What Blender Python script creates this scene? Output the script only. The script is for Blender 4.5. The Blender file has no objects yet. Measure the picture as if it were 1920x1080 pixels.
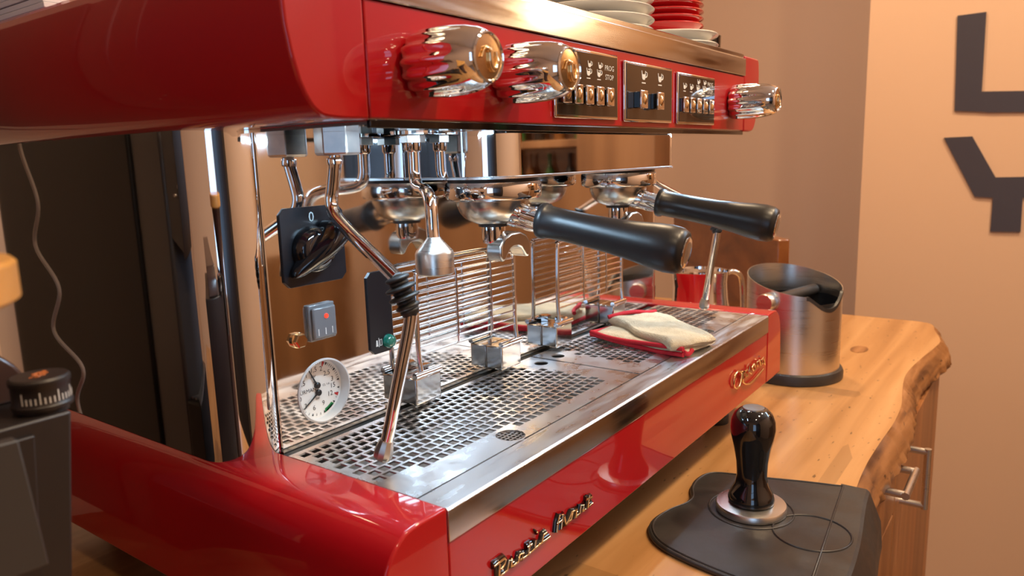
import bpy, bmesh, math, random
from mathutils import Matrix, Vector

random.seed(7)
S = 0.77            # layout units -> metres (applied to every mesh and location at the end)
sc = bpy.context.scene
COL = sc.collection

# ------------------------------------------------------------------ camera
Rm = [[0.58486615, -0.81059699, -0.02939561], [-0.15720859, -0.07772783, -0.98450183], [0.79574936, 0.58042304, -0.17289319]]
CAM = Vector((-0.370906, -0.333695, 0.246424)) * S
cd = bpy.data.cameras.new('camera')
cd.sensor_width = 36.0
cd.lens = 1394.055 / 1920.0 * 36.0
cd.clip_start = 0.02
cd.dof.use_dof = True; cd.dof.focus_distance = 0.60; cd.dof.aperture_fstop = 11.0
cam = bpy.data.objects.new('camera', cd)
COL.objects.link(cam)
cam.matrix_world = Matrix((
    (Rm[0][0], -Rm[1][0], -Rm[2][0], CAM.x),
    (Rm[0][1], -Rm[1][1], -Rm[2][1], CAM.y),
    (Rm[0][2], -Rm[1][2], -Rm[2][2], CAM.z),
    (0, 0, 0, 1)))
sc.camera = cam

# ------------------------------------------------------------------ world, exposure
w = bpy.data.worlds.new('world')
sc.world = w
w.use_nodes = True
w.node_tree.nodes['Background'].inputs[0].default_value = (0.55, 0.70, 1.0, 1)
w.node_tree.nodes['Background'].inputs[1].default_value = 1.2
sc.view_settings.view_transform = 'Standard'
sc.view_settings.look = 'None'
sc.view_settings.gamma = 1.0
sc.view_settings.exposure = 0.15
sc.view_settings.use_curve_mapping = False

# ------------------------------------------------------------------ large lights
def area(name, loc, rot, size, size_y, power, color):
    ld = bpy.data.lights.new(name, 'AREA')
    ld.shape = 'RECTANGLE'; ld.size = size; ld.size_y = size_y
    ld.energy = power; ld.color = color
    o = bpy.data.objects.new(name, ld); COL.objects.link(o)
    o.location = loc; o.rotation_euler = rot
    return o
# daylight through the tall window of the left wall and the high window of the right wall
area('window_daylight', (-2.72*S, -1.52*S, .375*S), (0, math.radians(-90), 0), 1.65*S, .95*S, 4.2, (0.33, 0.62, 1.0))
area('window_daylight_high', (2.56*S, -1.50*S, 1.55*S), (0, math.radians(90), 0), .70*S, 1.6*S, 22.0, (0.60, 0.80, 1.0))

# ------------------------------------------------------------------ helpers
class MB:
    """collects simple shapes and builds them as one mesh object"""
    def __init__(s): s.v = []; s.f = []
    def add(s, vs, fs):
        n = len(s.v); s.v += [tuple(q) for q in vs]; s.f += [tuple(i+n for i in f) for f in fs]; return s
    def box(s, x0, x1, y0, y1, z0, z1, m=None):
        vs = [Vector(p) for p in ((x0,y0,z0),(x1,y0,z0),(x1,y1,z0),(x0,y1,z0),(x0,y0,z1),(x1,y0,z1),(x1,y1,z1),(x0,y1,z1))]
        if m: vs = [m @ q for q in vs]
        return s.add(vs, [(3,2,1,0),(4,5,6,7),(0,1,5,4),(1,2,6,5),(2,3,7,6),(3,0,4,7)])
    def prism(s, pts, a0, a1, axis='z', m=None):
        """2D polygon extruded along an axis; pts in the two other axes in xyz order (ccw)"""
        n = len(pts)
        def mk(p, a):
            return {'z': (p[0],p[1],a), 'y': (p[0],a,p[1]), 'x': (a,p[0],p[1])}[axis]
        vs = [Vector(mk(p,a0)) for p in pts] + [Vector(mk(p,a1)) for p in pts]
        if m: vs = [m @ q for q in vs]
        fs = [tuple(range(n)), tuple(reversed(range(n, 2*n)))]
        fs += [(i, i+n, (i+1)%n+n, (i+1)%n) for i in range(n)]
        return s.add(vs, fs)
    def lathe(s, prof, m=None, seg=32, rfun=None, caps=True):
        """prof: (radius, height) along local z"""
        vs = []; fs = []
        for k, (r, h) in enumerate(prof):
            for i in range(seg):
                a = 2*math.pi*i/seg
                rr = rfun(a, k, r) if rfun else r
                vs.append(Vector((rr*math.cos(a), rr*math.sin(a), h)))
        for k in range(len(prof)-1):
            for i in range(seg):
                j = (i+1) % seg
                fs.append((k*seg+i, k*seg+j, (k+1)*seg+j, (k+1)*seg+i))
        if caps:
            if prof[0][0] > 1e-5: fs.append(tuple(reversed(range(seg))))
            if prof[-1][0] > 1e-5: fs.append(tuple(range((len(prof)-1)*seg, len(prof)*seg)))
        if m: vs = [m @ q for q in vs]
        return s.add(vs, fs)
    def tube(s, pts, r, seg=10, smooth=0, closed=False, caps=True):
        pts = [Vector(p) for p in pts]
        if smooth: pts = spline(pts, smooth, closed)
        n = len(pts)
        rs = r if isinstance(r, (list, tuple)) else [r]*n
        if len(rs) != n:
            rs = [rs[min(len(rs)-1, int(i*len(rs)/n))] for i in range(n)]
        T = []
        for i in range(n):
            a = pts[(i-1) % n] if (closed or i > 0) else pts[i]
            b = pts[(i+1) % n] if (closed or i < n-1) else pts[i]
            t = (b-a); t = t.normalized() if t.length > 1e-9 else Vector((0,0,1)); T.append(t)
        up = Vector((0,0,1)) if abs(T[0].z) < .9 else Vector((1,0,0))
        N = (up - T[0]*up.dot(T[0])).normalized()
        vs = []; fs = []
        for i in range(n):
            N = (N - T[i]*N.dot(T[i])); N = N.normalized() if N.length > 1e-9 else T[i].orthogonal().normalized()
            B = T[i].cross(N)
            for k in range(seg):
                a = 2*math.pi*k/seg
                vs.append(pts[i] + (N*math.cos(a) + B*math.sin(a))*rs[i])
        for i in range(n if closed else n-1):
            j = (i+1) % n
            for k in range(seg):
                l = (k+1) % seg
                fs.append((i*seg+k, i*seg+l, j*seg+l, j*seg+k))
        if caps and not closed:
            fs.append(tuple(reversed(range(seg)))); fs.append(tuple(range((n-1)*seg, n*seg)))
        return s.add(vs, fs)
    def holeplate(s, x0, x1, y0, y1, cx, cy, r, z0, z1, seg=24):
        per = []; cir = []
        for i in range(seg):
            a = 2*math.pi*(i+.5)/seg; c, q = math.cos(a), math.sin(a)
            t = min(((x1-cx)/c if c > 0 else (x0-cx)/c) if abs(c) > 1e-6 else 9, ((y1-cy)/q if q > 0 else (y0-cy)/q) if abs(q) > 1e-6 else 9)
            per.append((cx+c*t, cy+q*t)); cir.append((cx+c*r, cy+q*r))
        cs = sorted(((math.atan2(y-cy, x-cx) % (2*math.pi)), x, y) for x in (x0,x1) for y in (y0,y1))
        for a, x, y in cs:      # snap the nearest perimeter point to each corner
            i = int(a/(2*math.pi)*seg) % seg; per[i] = (x, y)
        for z, sg in ((z1, 1), (z0, -1)):
            vs = [(x,y,z) for x,y in per] + [(x,y,z) for x,y in cir]
            fs = []
            for i in range(seg):
                j = (i+1) % seg; f = (i, j, seg+j, seg+i); fs.append(f if sg > 0 else f[::-1])
            s.add(vs, fs)
        s.add([(x,y,z1) for x,y in cir]+[(x,y,z0) for x,y in cir], [(i, (i+1)%seg, seg+(i+1)%seg, seg+i) for i in range(seg)])
        return s
    def build(s, name, mat, parent=None, smooth=35, bevel=0, bseg=2, origin=None, subsurf=0):
        me = bpy.data.meshes.new(name)
        o0 = world_of(parent) if parent else Vector(origin or (0,0,0))
        me.from_pydata([tuple(Vector(q)-o0) for q in s.v], [], s.f)
        bm = bmesh.new(); bm.from_mesh(me); bmesh.ops.recalc_face_normals(bm, faces=bm.faces[:]); bm.to_mesh(me); bm.free()
        if smooth:
            for p in me.polygons: p.use_smooth = True
            me.set_sharp_from_angle(angle=math.radians(smooth))
        me.materials.append(M[mat] if isinstance(mat, str) else mat)
        o = bpy.data.objects.new(name, me); COL.objects.link(o)
        if parent: o.parent = parent
        else: o.location = o0
        if bevel:
            b = o.modifiers.new('bevel', 'BEVEL'); b.width = bevel; b.segments = bseg; b.limit_method = 'ANGLE'; b.angle_limit = math.radians(40)
            b.harden_normals = False
        if subsurf:
            q = o.modifiers.new('sub', 'SUBSURF'); q.levels = subsurf; q.render_levels = subsurf
        return o

def spline(p, k, closed=False):
    n = len(p); out = []
    rng = range(n if closed else n-1)
    for i in rng:
        if closed: a, b, c, d = p[(i-1)%n], p[i], p[(i+1)%n], p[(i+2)%n]
        else: a, b, c, d = p[max(i-1,0)], p[i], p[i+1], p[min(i+2,n-1)]
        for j in range(k):
            t = j/k
            out.append(0.5*((2*b)+(c-a)*t+(2*a-5*b+4*c-d)*t*t+(3*b-a-3*c+d)*t**3))
    if not closed: out.append(p[-1].copy())
    return out

def world_of(o):
    v = Vector((0,0,0))
    while o: v += o.location; o = o.parent
    return v

def tag(o, label=None, cat=None, group=None, kind=None):
    if label: o['label'] = label
    if cat: o['category'] = cat
    if group: o['group'] = group
    if kind: o['kind'] = kind
    return o

def thing(name, loc, label, cat, group=None):
    o = bpy.data.objects.new(name, None); COL.objects.link(o); o.empty_display_size = .02
    o.location = loc
    return tag(o, label, cat, group)

def copy_tree(o, parent=None):
    c = o.copy(); COL.objects.link(c); c.parent = parent
    for ch in list(o.children): copy_tree(ch, c)
    return c

def along(p, d, roll=0):
    """matrix placing local z on direction d at p"""
    d = Vector(d).normalized()
    q = Vector((0,0,1)).rotation_difference(d)
    return Matrix.Translation(Vector(p)) @ q.to_matrix().to_4x4() @ Matrix.Rotation(roll, 4, 'Z')

def text_mb(txt, size, m, depth=0.0, align='CENTER'):
    c = bpy.data.curves.new('lettering', 'FONT'); c.body = txt; c.size = size; c.align_x = align; c.align_y = 'CENTER'
    c.resolution_u = 2; c.extrude = depth
    o = bpy.data.objects.new('lettering', c); COL.objects.link(o)
    dg = bpy.context.evaluated_depsgraph_get()
    me = bpy.data.meshes.new_from_object(o.evaluated_get(dg))
    mb = MB(); mb.add([m @ v.co for v in me.vertices], [tuple(p.vertices) for p in me.polygons])
    bpy.data.objects.remove(o); bpy.data.curves.remove(c); bpy.data.meshes.remove(me)
    return mb

# ------------------------------------------------------------------ materials
M = {}
def mat(name, col, metal=0.0, rough=0.5, coat=0.0, noise=None, bump=None, rvar=None, emit=None, spec=None, stretch=(1,1,1), trans=0):
    m = bpy.data.materials.new(name); m.use_nodes = True
    nt = m.node_tree; b = nt.nodes['Principled BSDF']
    b.inputs['Base Color'].default_value = (*col, 1); b.inputs['Metallic'].default_value = metal; b.inputs['Roughness'].default_value = rough
    b.inputs['Coat Weight'].default_value = coat; b.inputs['Coat Roughness'].default_value = 0.04
    if spec is not None: b.inputs['Specular IOR Level'].default_value = spec
    if trans: b.inputs['Transmission Weight'].default_value = trans
    if emit:
        b.inputs['Emission Color'].default_value = (*emit[0], 1); b.inputs['Emission Strength'].default_value = emit[1]
    if noise or bump or rvar:
        tc = nt.nodes.new('ShaderNodeTexCoord'); mp = nt.nodes.new('ShaderNodeMapping'); mp.inputs['Scale'].default_value = stretch
        nt.links.new(tc.outputs['Object'], mp.inputs['Vector'])
    def nz(scale, detail=4):
        n = nt.nodes.new('ShaderNodeTexNoise'); n.inputs['Scale'].default_value = scale; n.inputs['Detail'].default_value = detail
        nt.links.new(mp.outputs['Vector'], n.inputs['Vector']); return n
    if noise:
        n = nz(noise[0]); r = nt.nodes.new('ShaderNodeValToRGB')
        r.color_ramp.elements[0].position = .35; r.color_ramp.elements[1].position = .65
        r.color_ramp.elements[0].color = (*col, 1); r.color_ramp.elements[1].color = (*noise[1], 1)
        nt.links.new(n.outputs['Fac'], r.inputs['Fac']); nt.links.new(r.outputs['Color'], b.inputs['Base Color'])
    if rvar:
        n = nz(rvar[0], 6); r = nt.nodes.new('ShaderNodeMapRange')
        r.inputs['From Min'].default_value = .35; r.inputs['From Max'].default_value = .65
        r.inputs['To Min'].default_value = rvar[1]; r.inputs['To Max'].default_value = rvar[2]
        nt.links.new(n.outputs['Fac'], r.inputs['Value']); nt.links.new(r.outputs['Result'], b.inputs['Roughness'])
    if bump:
        n = nz(bump[0], 5); u = nt.nodes.new('ShaderNodeBump'); u.inputs['Strength'].default_value = bump[1]; u.inputs['Distance'].default_value = bump[2]
        nt.links.new(n.outputs['Fac'], u.inputs['Height']); nt.links.new(u.outputs['Normal'], b.inputs['Normal'])
    M[name] = m
    return m

def wood(name, cols, grain_axis, scale, rough, plank=None, pores=False, coat=0.0):
    """procedural timber: long stretched noise grain, optional tone steps from stave to stave"""
    m = bpy.data.materials.new(name); m.use_nodes = True
    nt = m.node_tree; b = nt.nodes['Principled BSDF']; L = nt.links.new
    b.inputs['Roughness'].default_value = rough; b.inputs['Coat Weight'].default_value = coat; b.inputs['Coat Roughness'].default_value = .12
    tc = nt.nodes.new('ShaderNodeTexCoord'); mp = nt.nodes.new('ShaderNodeMapping')
    st = [9.0, 9.0, 9.0]; st['xyz'.index(grain_axis)] = 0.55
    mp.inputs['Scale'].default_value = [q*scale for q in st]
    L(tc.outputs['Object'], mp.inputs['Vector'])
    n = nt.nodes.new('ShaderNodeTexNoise'); n.inputs['Scale'].default_value = 1.0; n.inputs['Detail'].default_value = 6; n.inputs['Distortion'].default_value = .6
    L(mp.outputs['Vector'], n.inputs['Vector'])
    r = nt.nodes.new('ShaderNodeValToRGB'); e = r.color_ramp.elements
    e[0].position = .3; e[1].position = .7; e[0].color = (*cols[0], 1); e[1].color = (*cols[2], 1)
    q = e.new(.5); q.color = (*cols[1], 1)
    L(n.outputs['Fac'], r.inputs['Fac'])
    out = r.outputs['Color']
    if plank:       # broad tone change between glued staves
        mp2 = nt.nodes.new('ShaderNodeMapping'); mp2.inputs['Scale'].default_value = plank
        L(tc.outputs['Object'], mp2.inputs['Vector'])
        v = nt.nodes.new('ShaderNodeTexVoronoi'); v.distance = 'CHEBYCHEV'; v.inputs['Randomness'].default_value = .55; v.inputs['Scale'].default_value = 1
        L(mp2.outputs['Vector'], v.inputs['Vector'])
        mr = nt.nodes.new('ShaderNodeMapRange'); mr.inputs['To Min'].default_value = .80; mr.inputs['To Max'].default_value = 1.18
        sp = nt.nodes.new('ShaderNodeSeparateColor'); L(v.outputs['Color'], sp.inputs['Color']); L(sp.outputs[0], mr.inputs['Value'])
        mx = nt.nodes.new('ShaderNodeVectorMath'); mx.operation = 'SCALE'
        L(out, mx.inputs[0]); L(mr.outputs['Result'], mx.inputs['Scale']); out = mx.outputs['Vector']
    if pores:
        mp3 = nt.nodes.new('ShaderNodeMapping'); k = [150.0]*3; k['xyz'.index(grain_axis)] = 60; mp3.inputs['Scale'].default_value = k
        L(tc.outputs['Object'], mp3.inputs['Vector'])
        n3 = nt.nodes.new('ShaderNodeTexNoise'); n3.inputs['Scale'].default_value = 1; n3.inputs['Detail'].default_value = 2
        L(mp3.outputs['Vector'], n3.inputs['Vector'])
        mr3 = nt.nodes.new('ShaderNodeMapRange'); mr3.inputs['From Min'].default_value = .68; mr3.inputs['From Max'].default_value = .74; mr3.inputs['To Min'].default_value = 1; mr3.inputs['To Max'].default_value = .35
        L(n3.outputs['Fac'], mr3.inputs['Value'])
        mx3 = nt.nodes.new('ShaderNodeVectorMath'); mx3.operation = 'SCALE'
        L(out, mx3.inputs[0]); L(mr3.outputs['Result'], mx3.inputs['Scale']); out = mx3.outputs['Vector']
    L(out, b.inputs['Base Color'])
    u = nt.nodes.new('ShaderNodeBump'); u.inputs['Strength'].default_value = .12; u.inputs['Distance'].default_value = .002
    L(n.outputs['Fac'], u.inputs['Height']); L(u.outputs['Normal'], b.inputs['Normal'])
    M[name] = m

mat('red_paint', (.39, .0035, .008), 0, .4, coat=1.0, spec=.15)
mat('chrome', (.86, .86, .87), 1, .035)
mat('mirror_steel', (.80, .79, .77), 1, .045, rvar=(38, .03, .075))
mat('brushed_steel', (.72, .74, .76), 1, .32, rvar=(60, .24, .44), bump=(240, .10, .0006), stretch=(.35, 2.2, 1))
mat('grate_steel', (.74, .76, .78), 1, .30, rvar=(50, .22, .42), bump=(300, .06, .0005))
mat('lip_steel', (.60, .57, .53), 1, .16, rvar=(40, .10, .22), stretch=(.2, 1, 3))
mat('satin_steel', (.70, .67, .62), 1, .30, stretch=(1, 1, 60), rvar=(12, .27, .33))
mat('dull_metal', (.46, .44, .42), 1, .38, noise=(60, (.38, .35, .32)))
mat('nut_metal', (.42, .40, .38), 1, .32, noise=(80, (.55, .50, .45)))
mat('bowl_steel', (.62, .60, .55), 1, .24)
mat('clip_steel', (.60, .59, .57), 1, .14, bump=(40, .12, .002))
mat('gold', (.83, .62, .36), 1, .16)
mat('black_plastic', (.012, .012, .013), 0, .36, bump=(300, .05, .0004))
mat('black_gloss', (.006, .006, .007), 0, .07, coat=.6)
mat('black_label', (.010, .011, .014), 0, .30)
mat('black_rubber', (.030, .026, .024), 0, .42, bump=(240, .15, .0006), rvar=(30, .32, .5))
mat('dark_groove', (.006, .006, .006), 0, .7)
mat('grip_rubber', (.012, .012, .012), 0, .5)
mat('panel_face', (.028, .022, .018), .0, .08, coat=.8)
mat('white_print', (.80, .80, .76), 0, .5)
mat('pale_print', (.72, .85, .86), 0, .5)
mat('gauge_face', (.86, .84, .78), 0, .45)
mat('gauge_ring', (.62, .62, .61), 0, .35)
mat('black_ink', (.02, .02, .02), 0, .5)
mat('red_ink', (.55, .02, .02), 0, .5)
mat('green_ink', (.02, .28, .08), 0, .5)
mat('red_lamp', (.8, .03, .02), 0, .25, emit=((1, .05, .02), 1.2))
mat('green_lens', (.005, .16, .11), 0, .10, coat=1)
mat('clear_grey', (.20, .21, .22), 0, .12, coat=.8)
mat('led_white', (.9, .95, 1), 0, .4, emit=((.60, .82, 1.0), 8))
mat('towel', (.66, .58, .43), 0, .95, noise=(90, (.57, .49, .35)), bump=(700, .9, .0016))
mat('towel_hem', (.50, .012, .03), 0, .8, bump=(600, .6, .001))
mat('porcelain', (.78, .76, .70), 0, .16, coat=.5)
mat('red_glaze', (.55, .008, .012), 0, .12, coat=.7)
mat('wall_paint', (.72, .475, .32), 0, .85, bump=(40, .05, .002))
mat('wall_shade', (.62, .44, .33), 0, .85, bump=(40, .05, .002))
mat('ceiling_paint', (.78, .68, .55), 0, .9)
mat('letter_black', (.055, .050, .068), 0, .38, bump=(60, .2, .002))
mat('paper', (.72, .68, .70), 0, .8)
mat('paper_tan', (.42, .30, .22), 0, .8)
mat('cable_grey', (.55, .48, .42), 0, .5)
mat('dark_body', (.016, .012, .011), 0, .42)
mat('brewer_black', (.004, .0035, .0035), 0, .5, spec=.2)
mat('brewer_grey', (.022, .020, .021), 0, .42)
mat('dark_grey_plate', (.040, .036, .034), 0, .5)
mat('hopper_brown', (.06, .032, .025), 0, .25)
mat('orange_print', (.42, .12, .03), 0, .5)
mat('floor_tile', (.14, .10, .075), 0, .45, noise=(3, (.17, .12, .09)))
mat('green_glass', (.03, .12, .03), 0, .1, coat=.5)
mat('amber_glass', (.20, .08, .02), 0, .1, coat=.5)
mat('white_frame', (.75, .73, .70), 0, .4)
mat('lamp_warm', (1, .8, .5), 0, .5, emit=((1.0, .72, .42), 26))
mat('lamp_body', (.10, .08, .06), .6, .4)
wood('counter_wood', ((.31, .145, .046), (.41, .205, .075), (.51, .28, .118)), 'x', 3.0, .30, plank=(2.2, 7, 1), pores=True, coat=.25)
wood('bark_edge', ((.09, .035, .014), (.30, .13, .045), (.42, .20, .08)), 'x', 6.0, .5, pores=True)
wood('cabinet_wood', ((.23, .085, .028), (.32, .13, .045), (.40, .17, .065)), 'z', 2.4, .38, plank=(9, 1, .8))
wood('panel_wood', ((.22, .105, .045), (.31, .155, .070), (.38, .20, .095)), 'z', 1.2, .4)
wood('dark_wood', ((.10, .030, .010), (.17, .055, .016), (.24, .085, .025)), 'y', 2.0, .12, coat=.5)
wood('lid_wood', ((.50, .24, .06), (.58, .30, .08), (.64, .35, .11)), 'x', 3.0, .35)

# ------------------------------------------------------------------ the room
ZC = -.170          # counter top
ZF = -1.34; ZT = 2.05
def struct(name, mb, m, **k):
    o = mb.build(name, m, **k); o['kind'] = 'structure'; return o
struct('floor', MB().box(-2.8, 3.6, -2.8, 1.7, ZF-.05, ZF), 'floor_tile')
struct('ceiling', MB().box(-2.8, 3.6, -2.8, 1.7, ZT, ZT+.05), 'ceiling_paint')
vy0, vy1, vz0, vz1 = -2.30, -.70, 1.20, 1.90
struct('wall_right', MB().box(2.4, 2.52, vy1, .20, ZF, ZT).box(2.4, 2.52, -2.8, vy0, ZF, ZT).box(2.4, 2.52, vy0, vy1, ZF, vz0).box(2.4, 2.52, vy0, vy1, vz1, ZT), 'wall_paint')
wr_ = MB()
for a, b, c, d in ((vy0, vy1, vz0, vz0+.04), (vy0, vy1, vz1-.04, vz1), (vy0, vy0+.04, vz0, vz1), (vy1-.04, vy1, vz0, vz1), (-1.47, -1.43, vz0, vz1)):
    wr_.box(2.44, 2.48, a, b, c, d)
struct('window_2', wr_, 'white_frame', bevel=.004)
struct('baseboard_right', MB().box(2.385, 2.4, -2.6, .20, ZF, ZF+.07), 'cabinet_wood', bevel=.003)
struct('wall_alcove', MB().box(3.3, 3.4, -.5, 1.6, ZF, ZT), 'wall_shade')
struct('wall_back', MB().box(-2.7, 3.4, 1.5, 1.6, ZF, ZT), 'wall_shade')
# left wall with a tall window
wy0, wy1, wz0, wz1 = -2.0, -1.05, -.45, 1.20
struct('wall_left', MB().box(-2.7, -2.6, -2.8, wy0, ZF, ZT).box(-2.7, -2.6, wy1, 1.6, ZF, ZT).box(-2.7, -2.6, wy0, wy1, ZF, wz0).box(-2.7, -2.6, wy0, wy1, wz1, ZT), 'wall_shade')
wn = MB()
for a, b, c, d in ((wy0, wy1, wz0, wz0+.05), (wy0, wy1, wz1-.05, wz1), (wy0, wy0+.05, wz0, wz1), (wy1-.05, wy1, wz0, wz1), (wy0, wy1, .72, .75)):
    wn.box(-2.67, -2.62, a, b, c, d)
struct('window_1', wn, 'white_frame', bevel=.004)
# wall behind the barista: painted on the left, upright timber boards on the right
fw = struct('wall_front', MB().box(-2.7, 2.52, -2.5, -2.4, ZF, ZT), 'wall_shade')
brd = None; x = 1.0
while x < 2.3:
    if brd is None:
        brd = MB().box(x, x+.2235, -2.4, -2.38, ZF+.02, -.20).build('board', 'panel_wood', fw, bevel=.003); bx0 = x
    else:
        o = brd.copy(); COL.objects.link(o); o.parent = fw; o.location = (x-bx0, 0, 0)
    x += .2295
dc = thing('dark_cupboard', (-1.9, -2.2, ZF), 'tall dark cupboard in the corner behind the barista', 'cupboard')
MB().box(-2.55, -1.25, -2.38, -2.0, ZF, 1.3).build('carcass', 'dark_body', dc, bevel=.004)
for x in (-2.55, -1.895): MB().box(x+.005, x+.645, -2.0, -1.98, ZF+.05, 1.28).build('door', 'dark_body', dc, bevel=.003)

# timber back-bar shelving on the right wall, met in the polished steel
bs = thing('back_bar', (2.25, -1.5, ZF), 'tall timber back-bar with a dark bottle niche mirrored in the polished steel', 'shelving')
MB().box(2.10, 2.40, -1.85, -.62, ZF, .02).build('lower_cupboard', 'panel_wood', bs, bevel=.004)
MB().box(2.10, 2.40, -1.05, -.62, .02, .62).build('side_cupboard', 'panel_wood', bs, bevel=.004)
MB().box(2.10, 2.40, -1.85, -1.75, .02, .62).build('side_cupboard', 'panel_wood', bs, bevel=.004)
MB().box(2.36, 2.40, -1.75, -1.05, .02, .62).build('niche_back', 'dark_wood', bs)
for z in (.28, .59): MB().box(2.14, 2.36, -1.75, -1.05, z, z+.03).build('shelf', 'panel_wood', bs, bevel=.003)
MB().box(2.12, 2.40, -2.36, -.55, .622, 1.12).build('wall_cupboard', 'panel_wood', bs, bevel=.004)
pl_ = thing('pendant_lamp', (1.92, -1.02, ZT), 'warm globe pendant lamp mirrored in the steel cup rail', 'lamp')
MB().tube([(1.92,-1.02,ZT),(1.92,-1.02,.84)], .004, 8).build('cord', 'black_plastic', pl_)
MB().lathe([(.020,.80),(.022,.84),(.006,.85)], Matrix.Translation((1.92,-1.02,0)), 24).build('cap', 'lamp_body', pl_)
MB().lathe([(.0005,.690)]+[(.062*math.sin(math.pi*i/12), .752-.062*math.cos(math.pi*i/12)) for i in range(1, 12)]+[(.0005,.814)], Matrix.Translation((1.92,-1.02,0)), 32).build('globe', 'lamp_warm', pl_, smooth=60)
bproto = {}
for i in range(10):
    kind = ('green_glass', 'amber_glass', 'dark_body')[i % 3]
    y = -1.70+.065*i; z = (.0205, .3105)[i % 2]
    if kind not in bproto:
        bproto[kind] = o = MB().lathe([(.028,0),(.030,.004),(.030,.14),(.024,.165),(.011,.19),(.010,.225),(.012,.228),(.012,.238)], None, 24).build('bottle', kind, None, smooth=40)
    else:
        o = bproto[kind].copy(); COL.objects.link(o)
    o.location = (2.24, y, z)
    tag(o, {'green_glass': 'green', 'amber_glass': 'amber', 'dark_body': 'black'}[kind]+' bottle in the timber back-bar, '+('lower' if i % 2 == 0 else 'upper')+' level, '+('far' if i < 5 else 'near')+' half', 'bottle', 'bottles in the back-bar')

# ceiling spot lamps
def spot(x, y, power, label):
    t = thing('ceiling_lamp', (x, y, ZT), label, 'lamp', 'round ceiling lamps above the bar')
    MB().lathe([(.09, -.001), (.09, -.035), (.075, -.04)], Matrix.Translation((x, y, ZT)), 28).build('housing', 'lamp_body', t)
    MB().lathe([(.070, -.0405), (.070, -.046), (.05, -.05)], Matrix.Translation((x, y, ZT)), 28).build('diffuser', 'lamp_warm', t)
    ld = bpy.data.lights.new('lamp_light', 'AREA'); ld.shape = 'DISK'; ld.size = .12; ld.energy = power; ld.color = (1.0, .74, .47)
    o = bpy.data.objects.new('lamp_light', ld); COL.objects.link(o); o.parent = t; o.location = (0, 0, -.06)
LAMP = 18
spot(.45, -1.0, LAMP, 'round warm ceiling lamp above the barista side of the bar')
spot(1.5, -.9, LAMP, 'round warm ceiling lamp nearest the wall with black letters')
spot(-1.0, -1.2, LAMP*.3, 'round warm ceiling lamp at the far left of the bar')
spot(1.7, .6, LAMP*.7, 'round warm ceiling lamp over the alcove behind the counter')

# ------------------------------------------------------------------ counter and cabinet
edge = [(-1.2,-.20),(-.5,-.215),(0,-.20),(.25,-.19),(.40,-.183),(.55,-.166),(.65,-.160),(.7465,-.1606),(.84,-.163),(.934,-.1596),(1.03,-.147),(1.13,-.1386),(1.25,-.146),(1.36,-.158),(1.43,-.160),(1.52,-.140),(1.60,-.1155),(1.61,-.02)]
E2 = spline([Vector((a,b,0)) for a,b in edge], 8)
cb = MB(); rows = []
prof = [(0,0),(-.004,-.004),(-.014,-.018),(-.020,-.032),(-.022,-.046),(-.012,-.058),(.03,-.060)]
rng = random.Random(3)
for i, p in enumerate(E2):
    t = (E2[min(i+1,len(E2)-1)] - E2[max(i-1,0)]).normalized(); nrm = Vector((t.y, -t.x, 0))
    if nrm.y > 0 and p.x < 1.5: nrm = -nrm
    row = []
    for k, (d, z) in enumerate(prof):
        j = (rng.random()-.5)*(.004 if .25 < p.x < .6 else .007) if 0 < k < 6 else 0
        row.append(p + nrm*(-d+j) + Vector((0,0,ZC+z)))
    rows.append(row)
n = len(prof)
vs = [v for r in rows for v in r]
counter = thing('bar_counter', (.4, .3, ZF), 'long live-edge timber bar counter carrying the red espresso machine', 'counter')
top = MB()
top.add([tuple(r[0]) for r in rows] + [(1.61, .62, ZC), (-1.2, .62, ZC)] + [tuple(r[-1]) for r in rows] + [(1.61, .62, ZC-.06), (-1.2, .62, ZC-.06)],
        [tuple(range(len(rows)+2)), tuple(reversed(range(len(rows)+2, 2*len(rows)+4)))]
        + [(len(rows)-1, len(rows), 2*len(rows)+2, 2*len(rows)+1), (len(rows), len(rows)+1, 2*len(rows)+3, 2*len(rows)+2)])
top.build('worktop', 'counter_wood', counter, smooth=0)
MB().add(vs, [(i*n+k, i*n+k+1, (i+1)*n+k+1, (i+1)*n+k) for i in range(len(rows)-1) for k in range(n-1)]).build('live_edge', 'bark_edge', counter, smooth=50)
kn = MB().lathe([(.030, 0), (.030, .0006)], Matrix.Translation((1.27, -.03, ZC)) @ Matrix.Diagonal((1, .55, 1, 1)), 24).build('knot', 'bark_edge', counter)

cab = thing('bar_cabinet', (.7, .1, ZF), 'brown timber cabinet under the live-edge counter', 'cabinet')
MB().box(-1.1, 1.44, -.145, .58, ZF, ZC-.0605).build('carcass', 'cabinet_wood', cab)
dr = MB().box(.52, .896, -.163, -.145, -.34, ZC-.066).build('drawer_front', 'cabinet_wood', cab, bevel=.0015)
MB().box(.52, .896, -.163, -.145, ZF+.05, -.344).build('door', 'cabinet_wood', cab, bevel=.0015)
MB().box(.10, .516, -.163, -.145, ZF+.05, ZC-.066).build('door', 'cabinet_wood', cab, bevel=.0015)
d2 = MB().box(.90, 1.44, -.163, -.145, ZF+.05, ZC-.066).build('door', 'cabinet_wood', cab, bevel=.0015)
MB().tube([(.815,-.163,-.2305),(.815,-.2,-.2305)], .0055, 14).tube([(.728,-.163,-.2325),(.728,-.2,-.2325)], .0055, 14).tube([(.8205,-.2,-.2305),(.7225,-.2,-.2325)], .0055, 14).build('handle', 'satin_steel', dr)
MB().tube([(.955,-.163,-.249),(.955,-.2,-.249)], .0055, 14).tube([(.955,-.163,-.343),(.955,-.2,-.343)], .0055, 14).tube([(.955,-.2,-.2435),(.955,-.2,-.3485)], .0055, 14).build('handle', 'satin_steel', d2)

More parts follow.
